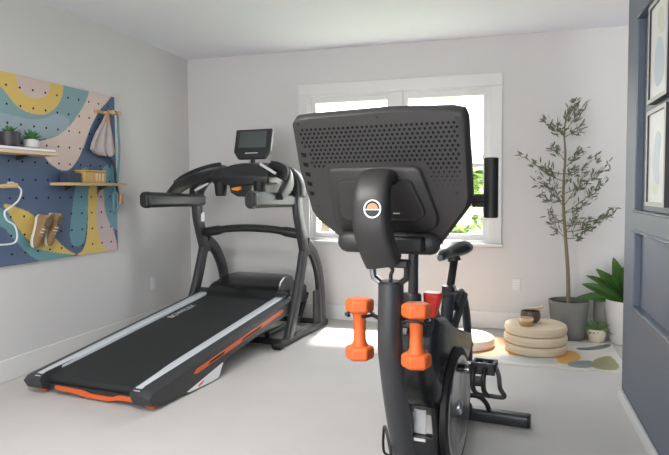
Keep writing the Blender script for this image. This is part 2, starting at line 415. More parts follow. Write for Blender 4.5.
def succulent(b, n, L, w_, z0, tilt=(.2, 1.1), seed=1, sp=1, droop=.1):
    rr = random.Random(seed)
    for i in range(n):
        th = i*2.4; el = tilt[0]+(tilt[1]-tilt[0])*i/n
        dr = V((math.cos(th)*math.cos(el), math.sin(th)*math.cos(el), math.sin(el)))
        b.leaf((dr.x*.01*sp, dr.y*.01*sp, z0), dr, L*rr.uniform(.8, 1.1), w_, droop=droop, n=4)
t = empty('potted_succulent', (PX+.093, 3.085, 1.4665), 0, 'small spiky succulent in a white pot on the upper shelf', 'plant')
MB().lathe([(.030, 0), (.044, .012), (.046, .058), (.041, .058), (.040, .05)], n=28).build('pot', 'potwhite', t)
MB().lathe([(.0, .049), (.0405, .051), (.0, .053)], n=20).build('soil', 'soil', t)
b = MB(); succulent(b, 26, .085, .012, .05, (.1, 1.45), 3); b.build('leaves', 'succ', t)
t = empty('dark_flower_pot', (PX+.085, 2.925, 1.4665), 0, 'dark plant pot left of the succulent on the upper shelf', 'pot')
MB().lathe([(.04, 0), (.055, .01), (.060, .09), (.054, .09), (.052, .07)], n=28).build('pot', 'darkpot', t)
MB().lathe([(.0, .070), (.053, .072), (.0, .074)], n=20).build('soil', 'soil', t)
b = MB(); succulent(b, 16, .06, .012, .08, (.3, 1.4), 5); b.build('leaves', 'succ', t)

# boxes on right shelf
t = empty('keepsake_box', (PX+.075, 3.66, 1.2555), R(90), 'small gold wooden box with slatted front on the right shelf', 'box')
b = MB(); b.box((-.115, -.04, 0), (.115, .04, .078)); b.build('body', 'box', t, bevel=.004)
MB().box((-.12, -.045, .079), (.12, .045, .092)).build('lid', 'box', t, bevel=.004)
for k in range(3):
    MB().box((.0+k*.035, -.046, .012), (.014+k*.035, -.0405, .07)).build('slat', 'woodpale', t)
tag(MB().box((PX+.02, 3.40, 1.2555), (PX+.10, 3.525, 1.325)).build('dark_case', 'navy', bevel=.006), 'dark little case left of the gold box on the right shelf', 'box')

# top-right peg with hanging things
t = empty('double_coat_peg', (PX, 3.93, 1.80), 0, 'turned wooden double peg at the top right of the pegboard', 'peg')
MB().lathe([(.012, 0), (.010, .03), (.009, .07), (.016, .075), (.018, .09), (.010, .097)], (.002, -.02, 0), 'x', n=18).build('left_peg', 'wood', t)
MB().lathe([(.012, 0), (.010, .03), (.009, .07), (.016, .075), (.018, .09), (.010, .097)], (.002, .06, 0), 'x', n=18).build('right_peg', 'wood', t)
MB().box((.0025, -.13, -.012), (.014, .09, .012)).build('backplate', 'wood', t, bevel=.004)
def hung_cloth(name, mt, prof, x0, th, label, cat, folds=7, amp=.012):
    b = MB(); front = []; n = 24
    loops = []
    for (z, ya, yb) in prof:
        lp = []
        for k in range(n+1):
            s_ = k/n; yy = ya+(yb-ya)*s_; am = amp*min(1, (yb-ya)/.12)
            lp.append((x0+th+am*math.sin(s_*folds*2.3+z*5), yy, z))
        for k in range(n, -1, -1):
            s_ = k/n; lp.append((x0, ya+(yb-ya)*s_, z))
        loops.append(lp)
    b.loft(loops); o = b.build(name, mt); return tag(o, label, cat)
hung_cloth('drawstring_bag', 'cloth', [(1.785, 3.905, 3.925), (1.72, 3.86, 3.94), (1.64, 3.79, 3.965), (1.56, 3.74, 3.985), (1.505, 3.72, 4.00), (1.48, 3.76, 3.985), (1.465, 3.81, 3.95)], PX+.022, .022, 'pale pink cloth bag hanging from the left of the double peg', 'bag')
b = MB(); b.tube(smoothpath([(PX+.045, 3.925, 1.815), (PX+.05, 3.895, 1.79), (PX+.045, 3.89, 1.70)]), .010, n=8)
tag(b.build('leather_strap', 'copper'), 'copper brown strap looped over the double peg above the bag', 'strap')
b = MB(); b.tube(smoothpath([(PX+.05, 3.99, 1.815), (PX+.05, 4.018, 1.79), (PX+.045, 4.03, 1.65), (PX+.045, 4.035, 1.53), (PX+.045, 4.02, 1.40), (PX+.045, 4.00, 1.27)]), .009, n=8)
tag(b.build('resistance_band', 'clothteal'), 'long teal band hanging from the right of the double peg', 'band')
b = MB(); b.tube(smoothpath([(PX+.022, 3.82, 1.455), (PX+.022, 3.85, 1.475), (PX+.03, 3.92, 1.46), (PX+.03, 3.985, 1.40), (PX+.03, 4.00, 1.30), (PX+.035, 4.012, 1.2), (PX+.035, 4.015, 1.14)]), .011, n=8)
tag(b.build('dark_strap', 'navy'), 'dark navy strap curving down behind the cloth bag', 'strap')
t = empty('jump_rope', (PX+.05, 3.965, 1.235), 0, 'coiled teal jump rope with a tan handle below the right shelf end', 'jump rope')
b = MB()
lp = [(0.005*math.sin(k), .028*math.cos(k/16*6.283), -.12+.075*math.sin(k/16*6.283)) for k in range(17)]
b.tube(lp, .009, n=8); b.tube([(0.0, .0, -.05), (0, 0, .01)], .006, n=8); b.build('cord', 'clothteal', t)
MB().tube([(.01, .052, -.14), (.01, .056, -.06)], [.017, .015], n=14).build('handle', 'copper', t)

# shoes hanging
def shoe(y, z, tilt, label):
    t = empty('sneaker', (PX+.0655, y, z), 0, label, 'shoe', 'tan sneakers hung on the pegboard')
    ct, st = math.cos(tilt), math.sin(tilt)
    def T(x, a, h):   # a = along shoe (up +), x = across, h = thickness from the board
        return (-.04+h, x*ct + a*st, a*ct - x*st)
    wa = [(-.105, .014), (-.09, .030), (-.05, .037), (0, .031), (.05, .028), (.09, .030), (.115, .022), (.122, .008)]
    def rings(h0, h1, s0, s1):
        L = []
        out = [(w_, a) for a, w_ in wa] + [(-w_, a) for a, w_ in wa[::-1]]
        return [[T(x*s0, a*1.0, h0) for x, a in out], [T(x*s1, a*.99, h1) for x, a in out]]
    MB().loft(rings(0.001, .019, 1.05, 1.05)).build('sole', 'sole', t, bevel=.004)
    up = []
    for a, w_, h in ((-.104, .012, .028), (-.085, .026, .036), (-.05, .033, .046), (0, .028, .062), (.05, .026, .078), (.10, .027, .088), (.118, .016, .084)):
        lp = []
        for k in range(11):
            th = math.pi*k/10; lp.append(T(w_*math.cos(th), a, .0195+(h-.0195)*math.sin(th)))
        up.append(lp)
    MB().loft(up).build('upper', 'shoe', t)
    b = MB(); b.tube([T(.012, .098, .088), T(.020, .075, .086), T(.018, .045, .078), T(0, .035, .074), T(-.018, .045, .078), T(-.020, .075, .086), T(-.012, .098, .088)], .006, n=8); b.build('collar', 'shoedark', t)
    b = MB()
    for a in (-.02, 0.0, .02): b.tube([T(-.018, a, .052+a*.4), T(0, a, .062+a*.4), T(.018, a, .052+a*.4)], .0035, n=6)
    b.build('laces', 'sole', t)
shoe(3.17, .925, R(15), 'tan suede sneaker hanging on the pegboard, left one of the pair')
shoe(3.285, .93, R(12), 'tan suede sneaker hanging on the pegboard, right one of the pair')

# ---------------------------------------------------------------- framed pictures on the right wall
def picture(y0, y1, z0, z1, label, kind):
    t = empty('framed_picture', (RX+PD-.001, (y0+y1)/2, z0), 0, label, 'picture')
    h = (y1-y0)/2; H = z1-z0; D = .034; f = .018
    b = MB(); b.box((-D, -h, 0), (0, -h+f, H)); b.box((-D, h-f, 0), (0, h, H)); b.box((-D, -h+f, 0), (0, h-f, f)); b.box((-D, -h+f, H-f), (0, h-f, H))
    b.build('frame', 'frameblack', t, bevel=.001)
    b = MB(); e_ = -D-.002
    b.box((e_, -h, 0), (-D, -h+f, H)); b.box((e_, h-f, 0), (-D, h, H)); b.box((e_, -h+f, 0), (-D, h-f, f)); b.box((e_, -h+f, H-f), (-D, h-f, H))
    b.build('frame_face', 'framegrey', t)
    MB().box((-D+.008, -h+f, f), (-D+.012, h-f, H-f)).build('print', 'art', t, smooth=False)
    b = MB(); x = -D+.0078
    if kind == 0:
        pol = rounded([(-h*.5, H*.15), (h*.4, H*.12), (h*.5, H*.45), (h*.15, H*.62), (-h*.2, H*.6), (-h*.6, H*.4)])
    else:
        pol = rounded([(-h*.4, H*.2), (h*.3, H*.25), (h*.5, H*.5), (h*.1, H*.8), (-h*.5, H*.7), (-h*.2, H*.5)])
    b.prism(pol, 0, x-.0006, x); b.build('painted_shape', 'artblue', t, smooth=False)
    b = MB(); b.prism(rounded([(-h*.55, H*.6), (h*.1, H*.65), (h*.3, H*.88), (-h*.3, H*.9)] if kind == 0 else [(-h*.1, H*.1), (h*.55, H*.15), (h*.3, H*.35), (-h*.2, H*.3)]), 0, x-.0004, x)
    b.build('painted_shape', 'artgreen', t, smooth=False)
picture(2.755, 3.115, 1.580, 2.03, 'upper framed abstract print on the blue wall, cut by the top of the photo', 0)
picture(2.755, 3.115, 1.108, 1.546, 'lower framed abstract print on the blue wall', 1)

# ---------------------------------------------------------------- play mat, cushions, bowls
MS = {
'peach':[(-1.0,5.0),(-0.112,5.002),(0.022,4.677),(-0.027,4.350),(-0.197,4.277),(-1.0,4.28)],
'orange_a':[(0.029,4.531),(0.162,4.511),(0.183,4.355),(0.075,4.279),(-0.027,4.350)],
'orange_b':[(0.328,4.528),(0.430,4.612),(0.497,4.467),(0.451,4.278),(0.363,4.206),(0.310,4.263)],
'bluegray':[(-0.061,4.341),(0.209,4.336),(0.365,4.230),(0.201,4.162),(-0.059,4.187)],
'slate':[(0.373,4.257),(0.470,4.332),(0.562,4.357),(0.537,4.161),(0.388,4.143)],
'olive':[(0.549,4.354),(0.629,4.477),(0.700,4.522),(0.71,4.148),(0.515,4.148)],
'arc':[(0.478,4.682),(0.578,4.709),(0.661,4.820),(0.746,4.874),(0.732,4.780),(0.641,4.669),(0.554,4.618),(0.473,4.623)]}
MC = {'peach': srgb(226, 178, 140), 'orange_a': srgb(222, 172, 92), 'orange_b': srgb(214, 165, 88), 'bluegray': srgb(186, 196, 196), 'slate': srgb(128, 138, 142), 'olive': srgb(146, 142, 105), 'arc': srgb(98, 110, 118)}
MSR = {k: rounded(v, 2) for k, v in MS.items()}
def matcol(x, y):
    c = srgb(212, 208, 200)
    for k in MSR:
        if inside(MSR[k], x, y): c = MC[k]
    return c
mx0, mx1, my0, my1 = -.95, .745, 4.13, 4.87
pm = empty('play_mat', (0, 0, 0), 0, 'cream floor mat with peach, orange, olive and grey shapes under the cushions', 'mat')
paint_grid('printed_top', 'mat', 300, 140, lambda a, c: ((mx0+(mx1-mx0)*a, my0+(my1-my0)*c, .0105), (mx0+(mx1-mx0)*a, my0+(my1-my0)*c)), matcol, pm)
MB().box((mx0, my0, .001), (mx1, my1, .010)).build('foam_base', 'mat_edge', pm, smooth=False)

def cushion(x, y, z, rr, h, label, mt='cushion', grp=None):
    t = empty('round_cushion', (x, y, z), 0, label, 'cushion', grp); e_ = min(.018, h*.3)
    pr = [(0, 0), (rr-e_, 0), (rr-.006, e_*.3), (rr, e_), (rr, h-e_), (rr-.006, h-e_*.3), (rr-e_, h), (0, h+.001)]
    MB().lathe(pr, n=64).build('pad', mt, t)
    b = MB(); b.lathe([(rr-.004, h*.5-.003), (rr+.003, h*.5), (rr-.004, h*.5+.003)], n=64); b.build('seam', mt, t)
    return t
sxp, syp = .185, 4.53
cushion(sxp, syp, .011, .217, .067, 'round cream cushion at the bottom of the stack of three', grp='stack of three round cushions')
cushion(sxp, syp, .0785, .220, .067, 'round cream cushion in the middle of the stack of three', grp='stack of three round cushions')
cushion(sxp, syp, .146, .217, .067, 'round cream cushion on top of the stack, under the bowls', grp='stack of three round cushions')
cushion(-.33, 4.55, .011, .225, .075, 'single pale round cushion lying on the mat behind the bike', 'cushionp')
TZ = .2145
b = MB(); b.lathe([(0, 0), (.042, 0), (.066, .02), (.072, .05), (.066, .082), (.060, .082), (.064, .05), (.055, .02), (0, .012)], n=36); o = b.build('singing_bowl', 'brown'); o.location = (.150, 4.545, TZ)
tag(o, 'dark brown bowl standing on the cushion stack', 'bowl')
t = empty('small_bowl', (.116, 4.42, TZ), 0, 'small gold bowl with a tan rim in front of the brown bowl', 'bowl')
MB().lathe([(0, 0), (.036, 0), (.046, .008), (.050, .03), (.050, .034), (.044, .034), (.042, .02), (0, .012)], n=32).build('body', 'gold', t)
MB().lathe([(.0505, .035), (.0525, .040), (.0525, .052), (.049, .055), (.044, .055), (.044, .035)], n=32).build('rim', 'woodpale', t)
tag(MB().tube([(.150, 4.575, TZ+.0945), (.20, 4.545, TZ+.106), (.238, 4.52, TZ+.122)], [.009, .009, .011], n=12).build('bowl_striker', 'woodpale'), 'pale wooden stick resting across the brown bowl', 'stick')

# ---------------------------------------------------------------- plants
def planter(name, loc, rb, rt, h, mt, label, cat='plant', lip=.015):
    t = empty(name, loc, 0, label, cat)
    MB().lathe([(0, 0), (rb-.008, 0), (rb, .008), (rt, h-.01), (rt-.003, h), (rt-lip, h), (rt-lip-.003, h-.04), (0, h-.045)], n=48).build('pot', mt, t)
    MB().lathe([(0, h-.04), (rt-lip-.005, h-.035), (0, h-.028)], n=32).build('soil', 'soil', t)
    return t
OX, OY = .455, 5.03
t = planter('potted_olive_tree', (OX, OY, 0), .122, .154, .305, 'concrete', 'thin olive tree in a round grey planter by the back wall')
tr = smoothpath([(-.002, 0, .25), (-.012, -.01, .55), (-.037, -.02, .85), (-.055, -.03, 1.15), (-.045, -.04, 1.45), (-.055, -.05, 1.66), (-.02, -.05, 1.83)])
nn = len(tr)
MB().tube(tr, [.017-.013*i/(nn-1) for i in range(nn)], n=10).build('trunk', 'olivebark', t)
br = [(1.70, .06, 1.85), (1.63, -.17, 1.72), (1.64, .12, 1.82), (1.60, .12, 1.66), (1.58, -.08, 1.66), (1.72, .02, 1.80),
      (1.30, -.34, 1.44), (1.25, -.20, 1.38), (1.42, -.10, 1.52), (1.30, .24, 1.44), (1.35, .12, 1.48), (1.20, -.24, 1.26), (1.10, -.19, 1.14), (1.05, -.12, 1.2),
      (1.0, .28, 1.26), (1.02, .2, 1.12), (1.05, .14, 1.3), (1.15, .3, 1.36), (.86, .30, .97), (.88, .36, 1.02), (.80, .18, .88), (.84, .1, .96), (.90, -.13, 1.0), (.80, -.1, .90), (1.2, .05, 1.35)]
rr = random.Random(11); bst = MB(); blf = MB()
for k, (z0, dx, z1) in enumerate(br):
    st = min(tr, key=lambda p: abs(p.z-z0)); en = V((dx*.93-.037, st.y+rr.uniform(-.12, .03), z1))
    mid = (st+en)/2 + V((0, 0, -.03 if dx*dx > .02 else 0))
    pth = smoothpath([st, mid, en], 6); bst.tube(pth, [.0042-.003*i/(len(pth)-1) for i in range(len(pth))], n=5)
    dr = (en-mid).normalized()
    nl = int(16+(en-st).length*75)
    for i in range(nl):
        tt = rr.uniform(.3, 1.03); p = st.lerp(en, tt) + V((0, 0, -.03*4*tt*(1-tt) if dx*dx > .02 else 0)) + V((rr.uniform(-.03, .03), rr.uniform(-.03, .03), rr.uniform(-.03, .03)))
        q = (dr + V((rr.uniform(-1.1, 1.1), rr.uniform(-1, .8), rr.uniform(-.9, 1.1)))).normalized()
        blf.leaf(p, q, rr.uniform(.038, .062), rr.uniform(.005, .0075), up=V((rr.uniform(-1, 1), rr.uniform(-1, 1), rr.uniform(0, 1))), n=3)
bst.build('branches', 'olivebark', t); blf.build('foliage', 'olive', t)

t = planter('potted_rubber_plant', (.905, 5.0, 0), .155, .195, .335, 'potwhite', 'large-leaved green plant in a round white planter beside the blue wall', lip=.014)
b = MB(); rr = random.Random(5)
for (az, el, L, w_, z0, dx) in [(178, 58, .38, .055, .33, -.03), (170, 44, .36, .055, .33, -.04), (190, 34, .34, .055, .32, -.05), (200, 22, .34, .05, .31, -.07), (184, 12, .32, .045, .33, -.07), (215, 30, .30, .055, .32, -.05), (240, 45, .32, .055, .32, -.03),
                          (110, 66, .34, .055, .34, 0), (95, 78, .34, .055, .36, 0), (168, 70, .36, .055, .36, -.03), (255, 62, .36, .055, .34, -.04), (205, 50, .36, .055, .34, -.05), (270, 40, .26, .055, .32, -.02), (30, 55, .30, .055, .34, .03), (0, 40, .28, .055, .32, .04), (330, 50, .30, .055, .32, .04), (300, 62, .34, .055, .36, .02), (60, 70, .36, .05, .36, .01), (225, 68, .38, .055, .36, -.04), (180, 80, .34, .05, .36, -.06)]:
    a, e_ = R(az), R(el); dr = V((math.cos(a)*math.cos(e_), math.sin(a)*math.cos(e_)*.6, math.sin(e_)))
    if dr.y > 0: dr.y *= .35; 
    b.leaf((dx+dr.x*.03, dr.y*.03, z0), dr, L*rr.uniform(.8, 1.05), w_*rr.uniform(.72, .92), up=V((rr.uniform(-.5, .5), -.7, rr.uniform(.1, 1.2))).normalized(), droop=rr.uniform(.08, .3), n=8)
b.build('leaves', 'leaf', t)
b = MB()
for (dx, dy, h) in ((-.03, 0, .40), (.02, .01, .42), (0, -.03, .38)): b.tube([(dx, dy, .29), (dx*.6, dy, h)], .006, n=6)
b.build('stems', 'fern', t)

t = planter('small_potted_plant', (.655, 4.965, 0), .058, .070, .10, 'potcream', 'small feathery green plant in a cream pot between the two big planters', lip=.008)
b = MB(); rr = random.Random(8)
for i in range(90):
    th = rr.uniform(0, 6.28); el = rr.uniform(.1, 1.4); dr = V((math.cos(th)*math.cos(el), math.sin(th)*math.cos(el)*.8, math.sin(el)))
    b.leaf((dr.x*.02, dr.y*.02, .08), dr, rr.uniform(.08, .15), .006, up=V((0, -.7, .7)), droop=.3, n=4)
b.build('leaves', 'fern', t)
t = empty('grey_bin', (.728, 5.10, 0), 0, 'plain grey bin behind the small plant, between the planters', 'bin')
MB().lathe([(0, 0), (.072, 0), (.078, .01), (.084, .34), (.080, .345), (.077, .34), (.072, .03), (0, .02)], n=36).build('body', 'concrete2', t)
MB().lathe([(.082, .338), (.087, .342), (.087, .350), (.081, .352), (.078, .345)], n=36).build('rim', 'framegrey', t)

# ---------------------------------------------------------------- treadmill
tm = empty('treadmill', (-2.28, 2.80, 0), R(-6), 'dark grey treadmill with silver side rails and orange trim left of the bike', 'treadmill')
INC = R(7.5); ci, si_ = math.cos(INC), math.sin(INC)
def D(p): return V((p[0], p[1]*ci-p[2]*si_, .020+p[1]*si_+p[2]*ci))
def rrect(x0, x1, z0, z1, c):
    return [(x0+c, z0), (x1-c, z0), (x1, z0+c), (x1, z1-c), (x1-c, z1), (x0+c, z1), (x0, z1-c), (x0, z0+c)]
# belt
prof = []
for k in range(9):
    a = math.pi/2+math.pi*k/8; prof.append((.035+.032*math.cos(a), .060+.032*math.sin(a)))
for k in range(9):
    a = -math.pi/2+math.pi*k/8; prof.append((1.68+.032*math.cos(a), .060+.032*math.sin(a)))
belt = MB().prism(prof, 0, -.325, .325, D).build('running_belt', 'belt', tm)
fc = bpy.data.curves.new('txt', 'FONT'); fc.body = 'BOWFLEX'; fc.size = .085; fc.extrude = .0004; fc.align_x = 'CENTER'; fc.align_y = 'CENTER'
fo = bpy.data.objects.new('txt', fc); COL.objects.link(fo)
me = bpy.data.meshes.new_from_object(fo.evaluated_get(bpy.context.evaluated_depsgraph_get())); bpy.data.objects.remove(fo)
xs = [v.co.x for v in me.vertices]; wd = max(xs)-min(xs); ys_ = [v.co.y for v in me.vertices]; ht = max(ys_)-min(ys_)
for v in me.vertices:   # word runs up the belt along its left edge
    x, y, z = v.co.x/wd*.30, v.co.y/ht*.052, v.co.z
    v.co = D((-.262-y, 1.20+x, .0925+z))
me.materials.clear(); me.materials.append(M['print']); o = bpy.data.objects.new('belt_lettering', me); COL.objects.link(o); o.parent = belt
# side rails and skirts
for s_ in (-1, 1):
    def X(a): return a*s_
    lo = []
    for y, z, sh in ((-.045, .102, .0), (-.02, .112, 0), (.3, .114, 0), (1.0, .114, 0), (1.66, .114, 0), (1.70, .108, 0)):
        x0 = .322; x1 = .405
        if y < .0: x0 = .335
        lo.append([D((X(x), y, zz)) for x, zz in ((x0, z-.02), (x0, z-.004), (x0+.012, z), (x1-.02, z), (x1, z-.012), (x1, z-.03))])
    MB().loft(lo).build('silver_rail', 'rail', tm)
    sk = [(-.065, .085), (-.035, .108), (.0, .112), (1.69, .108), (1.72, .08), (1.70, .0), (.70, -.004), (.66, -.010), (.58, -.088), (.50, -.084), (.26, -.046), (.12, -.018), (.02, -.006), (-.045, .022)]
    b = MB(); lo = []
    for x, sc in ((.330, 1), (.405, 1), (.445, .99), (.462, .90)):
        cy, cz = .8, .05
        lo.append([D((X(x), cy+(y-cy)*(1 if sc == 1 else sc*.01+.99), cz+(z-cz)*(sc if sc < .95 else 1) - (0 if x < .43 else .012*(z > .08)))) for y, z in sk])
    b.loft(lo).build('side_skirt', 'darkgrey', tm)
    # orange channel with dark gaps
    ch = MB(); ch.prism([(.33, .046), (.36, .064), (1.46, .072), (1.49, .056), (1.44, .042), (.36, .036)], 0, X(.458), X(.466), D)
    cho = ch.build('orange_channel', 'orange', tm, bevel=.002)
    for (a, c) in ((.47, .66), (.86, 1.14)):
        MB().prism([(a, .046), (a+.03, .058), (c, .060), (c-.02, .044)], 0, X(.4655), X(.4675), D).build('channel_gap', 'black', cho)
    # pale decal on lower fin
    dc = MB().prism([(.25, -.030), (.635, -.006), (.575, -.080), (.50, -.077), (.27, -.042)], 0, X(.4605), X(.4645), D).build('white_decal', 'white', tm)
    MB().prism([(.36, -.038), (.42, -.026), (.40, -.044), (.36, -.050)], 0, X(.4645), X(.4655), D).build('orange_mark', 'orange', dc)
    MB().box((X(.40)-.03, .0, -.018), (X(.40)+.03, .07, .012), D).build('orange_foot', 'orange', tm, bevel=.003)
# rear roller guard and orange bar
MB().box((-.34, -.01, .012), (.34, .05, .045), D).build('rear_crossmember', 'dark', tm, bevel=.006)
ob = [(-.27, .040), (-.27, .016), (-.10, .008), (-.02, -.004), (.13, -.004), (.20, .012), (.335, .016), (.335, .040), (.21, .040), (.15, .022), (0, .022), (-.06, .036)]
MB().prism(ob, 1, -.022, -.002, D).build('orange_bar', 'orange', tm, bevel=.003)
# deck under the belt
MB().box((-.33, .06, .0), (.33, 1.66, .028), D).build('deck', 'dark', tm, bevel=.004)
# motor hood
lo = []
for y, h, hw in ((1.58, .035, .335), (1.60, .075, .335), (1.66, .115, .325), (1.74, .155, .30), (1.84, .175, .28), (1.98, .165, .28), (2.06, .08, .27)):
    z0 = .215 + (y-1.6)*.05; top = z0+.075+h
    w_ = hw
    lo.append([V(p) for p in [(-w_-.05, y, z0), (w_+.05, y, z0), (w_+.045, y, z0+.06+h*.35), (w_, y, top-.01), (w_-.04, y, top), (-w_+.04, y, top), (-w_, y, top-.01), (-w_-.045, y, z0+.06+h*.35)]])
MB().loft(lo).build('motor_hood', 'gloss', tm, bevel=.01, seg=3)
for s_ in (-1, 1):
    b = MB(); b.lathe([(.0, -.045), (.030, -.045), (.034, -.035), (.034, .035), (.030, .045), (0, .045)], (s_*.37, 1.63, .345), 'x', n=20); b.build('roller_cap', 'dark', tm)
    MB().prism([(1.62, .25), (1.67, .33), (1.80, .40), (1.96, .41), (2.02, .38), (2.02, .25)], 0, s_*.375, s_*.405).build('hood_cheek', 'frame', tm, bevel=.010, seg=3)
# base frame
for s_ in (-1, 1):
    x = s_*.485
    MB().tube([(x, 1.34, .032), (x, 2.22, .032)], .028, .030, n=12, side=(1, 0, 0), sq=True).build('base_rail', 'dark', tm)
    MB().lathe([(0, -.036), (.032, -.036), (.036, -.03), (.036, .03), (.032, .036), (0, .036)], (x, 1.33, .036), 'x', n=18).build('foot', 'black', tm)
    # upright: upper post, rear leg, front leg
    up = smoothpath([(x*.98, 1.70, 1.16), (x*.99, 1.70, 1.02), (x, 1.74, .88), (x, 1.79, .74), (x, 1.82, .66)], 5)
    MB().tube(up, .030, .055, n=16, side=(1, 0, 0), sq=True).build('upright', 'frame', tm)
    rl = smoothpath([(x, 1.80, .72), (x, 1.765, .62), (x, 1.70, .45), (x, 1.62, .27), (x, 1.50, .035)], 5)
    MB().tube(rl, .030, [.048]*len(rl), n=16, side=(1, 0, 0), sq=True).build('leg', 'frame', tm)
    fl_ = smoothpath([(x, 1.84, .76), (x, 1.96, .68), (x, 2.06, .54), (x, 2.11, .38), (x, 2.13, .20), (x, 2.14, .035)], 5)
    MB().tube(fl_, .030, [.052]*len(fl_), n=16, side=(1, 0, 0), sq=True).build('leg', 'frame', tm)
    MB().box((x-.0315*s_-.002, 1.715, .93), (x-.0315*s_+.002, 1.765, 1.01)).build('warning_label', 'white', tm)
    b = MB(); b.box((x-.01, 1.98, .06), (x+.01, 2.10, .34)); b.build('gusset', 'dark', tm, bevel=.004)
for y in (1.40, 2.16):
    MB().tube([(-.465, y, .04), (.465, y, .04)], .024, n=12, sq=True).build('base_crossbar', 'dark', tm)
b = MB(); 
for s_ in (-1, 1): MB().tube([(s_*.30, 1.5, .06), (s_*.36, 1.95, .10), (s_*.36, 2.1, .30)], .025, n=10).build('lift_arm', 'dark', tm)
# cross handlebar between the uprights
cb = smoothpath([(-.455, 1.80, .835), (-.36, 1.79, .85), (-.2, 1.775, .872), (0, 1.77, .88), (.2, 1.775, .872), (.36, 1.79, .85), (.455, 1.80, .835)], 4)
nb = len(cb)
MB().tube(cb, .035, [.042 if abs(i/(nb-1)-.5) > .27 else .032 for i in range(nb)], n=16, side=(0, 1, 0)).build('cross_handlebar', 'dark', tm)
# side grips
for s_ in (-1, 1):
    x = s_*.455
    def lp(y, w_, h, z): return [(x+a, y, z+c) for a, c in rrect(-w_, w_, -h, h, min(w_, h)*.55)]
    MB().loft([lp(1.0, .032, .052, 1.128), lp(1.03, .040, .060, 1.128), lp(1.3, .038, .056, 1.123), lp(1.6, .036, .053, 1.115), lp(1.75, .032, .046, 1.115)]).build('side_grip', 'frame', tm, bevel=.006)
    MB().loft([lp(.992, .034, .054, 1.128), lp(1.02, .0425, .0625, 1.128), lp(1.045, .0425, .0625, 1.128)]).build('grip_end', 'dark', tm, bevel=.006)
# console arch: sections across x
def sec(x, zt, zb, y0, y1):
    yc = (y0+y1)/2
    return [V(p) for p in [(x, y0, zb), (x, y0-.01, zb+(zt-zb)*.35), (x, y0+.05, zt-.02), (x, yc+.05, zt), (x, y1, zt-.005), (x, y1+.01, zb+(zt-zb)*.3), (x, y1-.03, zb)]]
MB().loft([sec(x, zt, zb, y0, y1) for x, zt, zb, y0, y1 in ((-.27, 1.375, 1.255, 1.62, 1.84), (-.20, 1.40, 1.245, 1.60, 1.86), (-.08, 1.425, 1.235, 1.58, 1.87), (.06, 1.43, 1.235, 1.58, 1.87), (.18, 1.42, 1.24, 1.59, 1.86), (.27, 1.40, 1.25, 1.61, 1.84))]).build('console_body', 'dark', tm, bevel=.012, seg=3)
for s_ in (-1, 1):
    pts = smoothpath([(s_*.49, 1.70, 1.14), (s_*.475, 1.71, 1.22), (s_*.42, 1.72, 1.30), (s_*.33, 1.73, 1.345), (s_*.22, 1.74, 1.365)], 5)
    n_ = len(pts)
    ar = MB().tube(pts, .058, [.045+.018*math.sin(3.14*i/(n_-1)) for i in range(n_)], n=14, side=(0, 1, 0), sq=True).build('console_arm', 'dark', tm)
    pl = smoothpath([(s_*.505, 1.34, 1.175), (s_*.505, 1.42, 1.225), (s_*.49, 1.52, 1.285), (s_*.43, 1.62, 1.34), (s_*.33, 1.69, 1.38), (s_*.24, 1.72, 1.395)], 5)
    MB().tube([p+V((0, .01, -.028)) for p in pl], [.024+.012*min(1, i/len(pl)*2) for i in range(len(pl))], [.030+.028*min(1, i/len(pl)*3) for i in range(len(pl))], n=16, side=(1, 0, 0), sq=True).build('tray_wing', 'dark', ar)
    MB().tube([p+V((0, -.012, .030)) for p in pl[6:]], .009, n=8).build('tray_rim', 'frame', ar)
    tp = [(s_*.46, 1.19), (s_*.40, 1.215), (s_*.32, 1.252), (s_*.33, 1.262), (s_*.41, 1.232), (s_*.465, 1.205)]
    MB().prism(tp, 1, 1.642, 1.656).build('light_strip', 'print', ar)
    # cup holders
    c_ = MB(); c_.lathe([(.0, -.085), (.040, -.085), (.046, -.07), (.055, .03), (.045, .03)], (s_*.185, 1.62, 1.235), 'z', n=24); c_.build('cup_holder', 'black', tm)
b = MB(); b.prism([(-.10, 1.25), (.12, 1.25), (.10, 1.175), (.06, 1.145), (-.02, 1.145), (-.08, 1.175)], 1, 1.60, 1.72); b.build('key_housing', 'dark', tm, bevel=.01)
MB().prism([(-.055, 1.215), (.03, 1.228), (.03, 1.200), (.0, 1.192), (-.055, 1.198)], 1, 1.575, 1.6).build('safety_key', 'amber', tm, bevel=.004)
MB().box((-.04, 1.585, 1.255), (.04, 1.592, 1.268)).build('status_light', 'clothteal', tm)
MB().tube([(.20, 1.60, 1.405), (.34, 1.60, 1.325)], .006, .012, n=8, side=(0, 1, 0)).build('chrome_strip', 'print', tm)
# screen
TS = R(14)
def SC(p, o=V((.055, 1.70, 1.455))):
    x, y, z = p; return o + V((x, z*math.sin(TS)+y*math.cos(TS), z*math.cos(TS)-y*math.sin(TS)))
out = [(-.125, 0), (.125, 0), (.172, .06), (.172, .255), (-.172, .255), (-.172, .06)]
s0 = MB().prism(out, 1, 0, .035, SC).build('console_screen', 'dark', tm, bevel=.008, seg=3)
MB().prism([(-.128, .095), (.128, .095), (.128, .232), (-.128, .232)], 1, -.003, .001, SC).build('display', 'screen', s0)
MB().prism([(-.06, .045), (.06, .045), (.06, .052), (-.06, .052)], 1, -.002, .001, SC).build('screen_lettering', 'print', s0)
MB().tube([(.055, 1.72, 1.395), (.06, 1.73, 1.43), (.055, 1.735, 1.48)], .022, .016, n=10).build('screen_neck', 'black', tm)

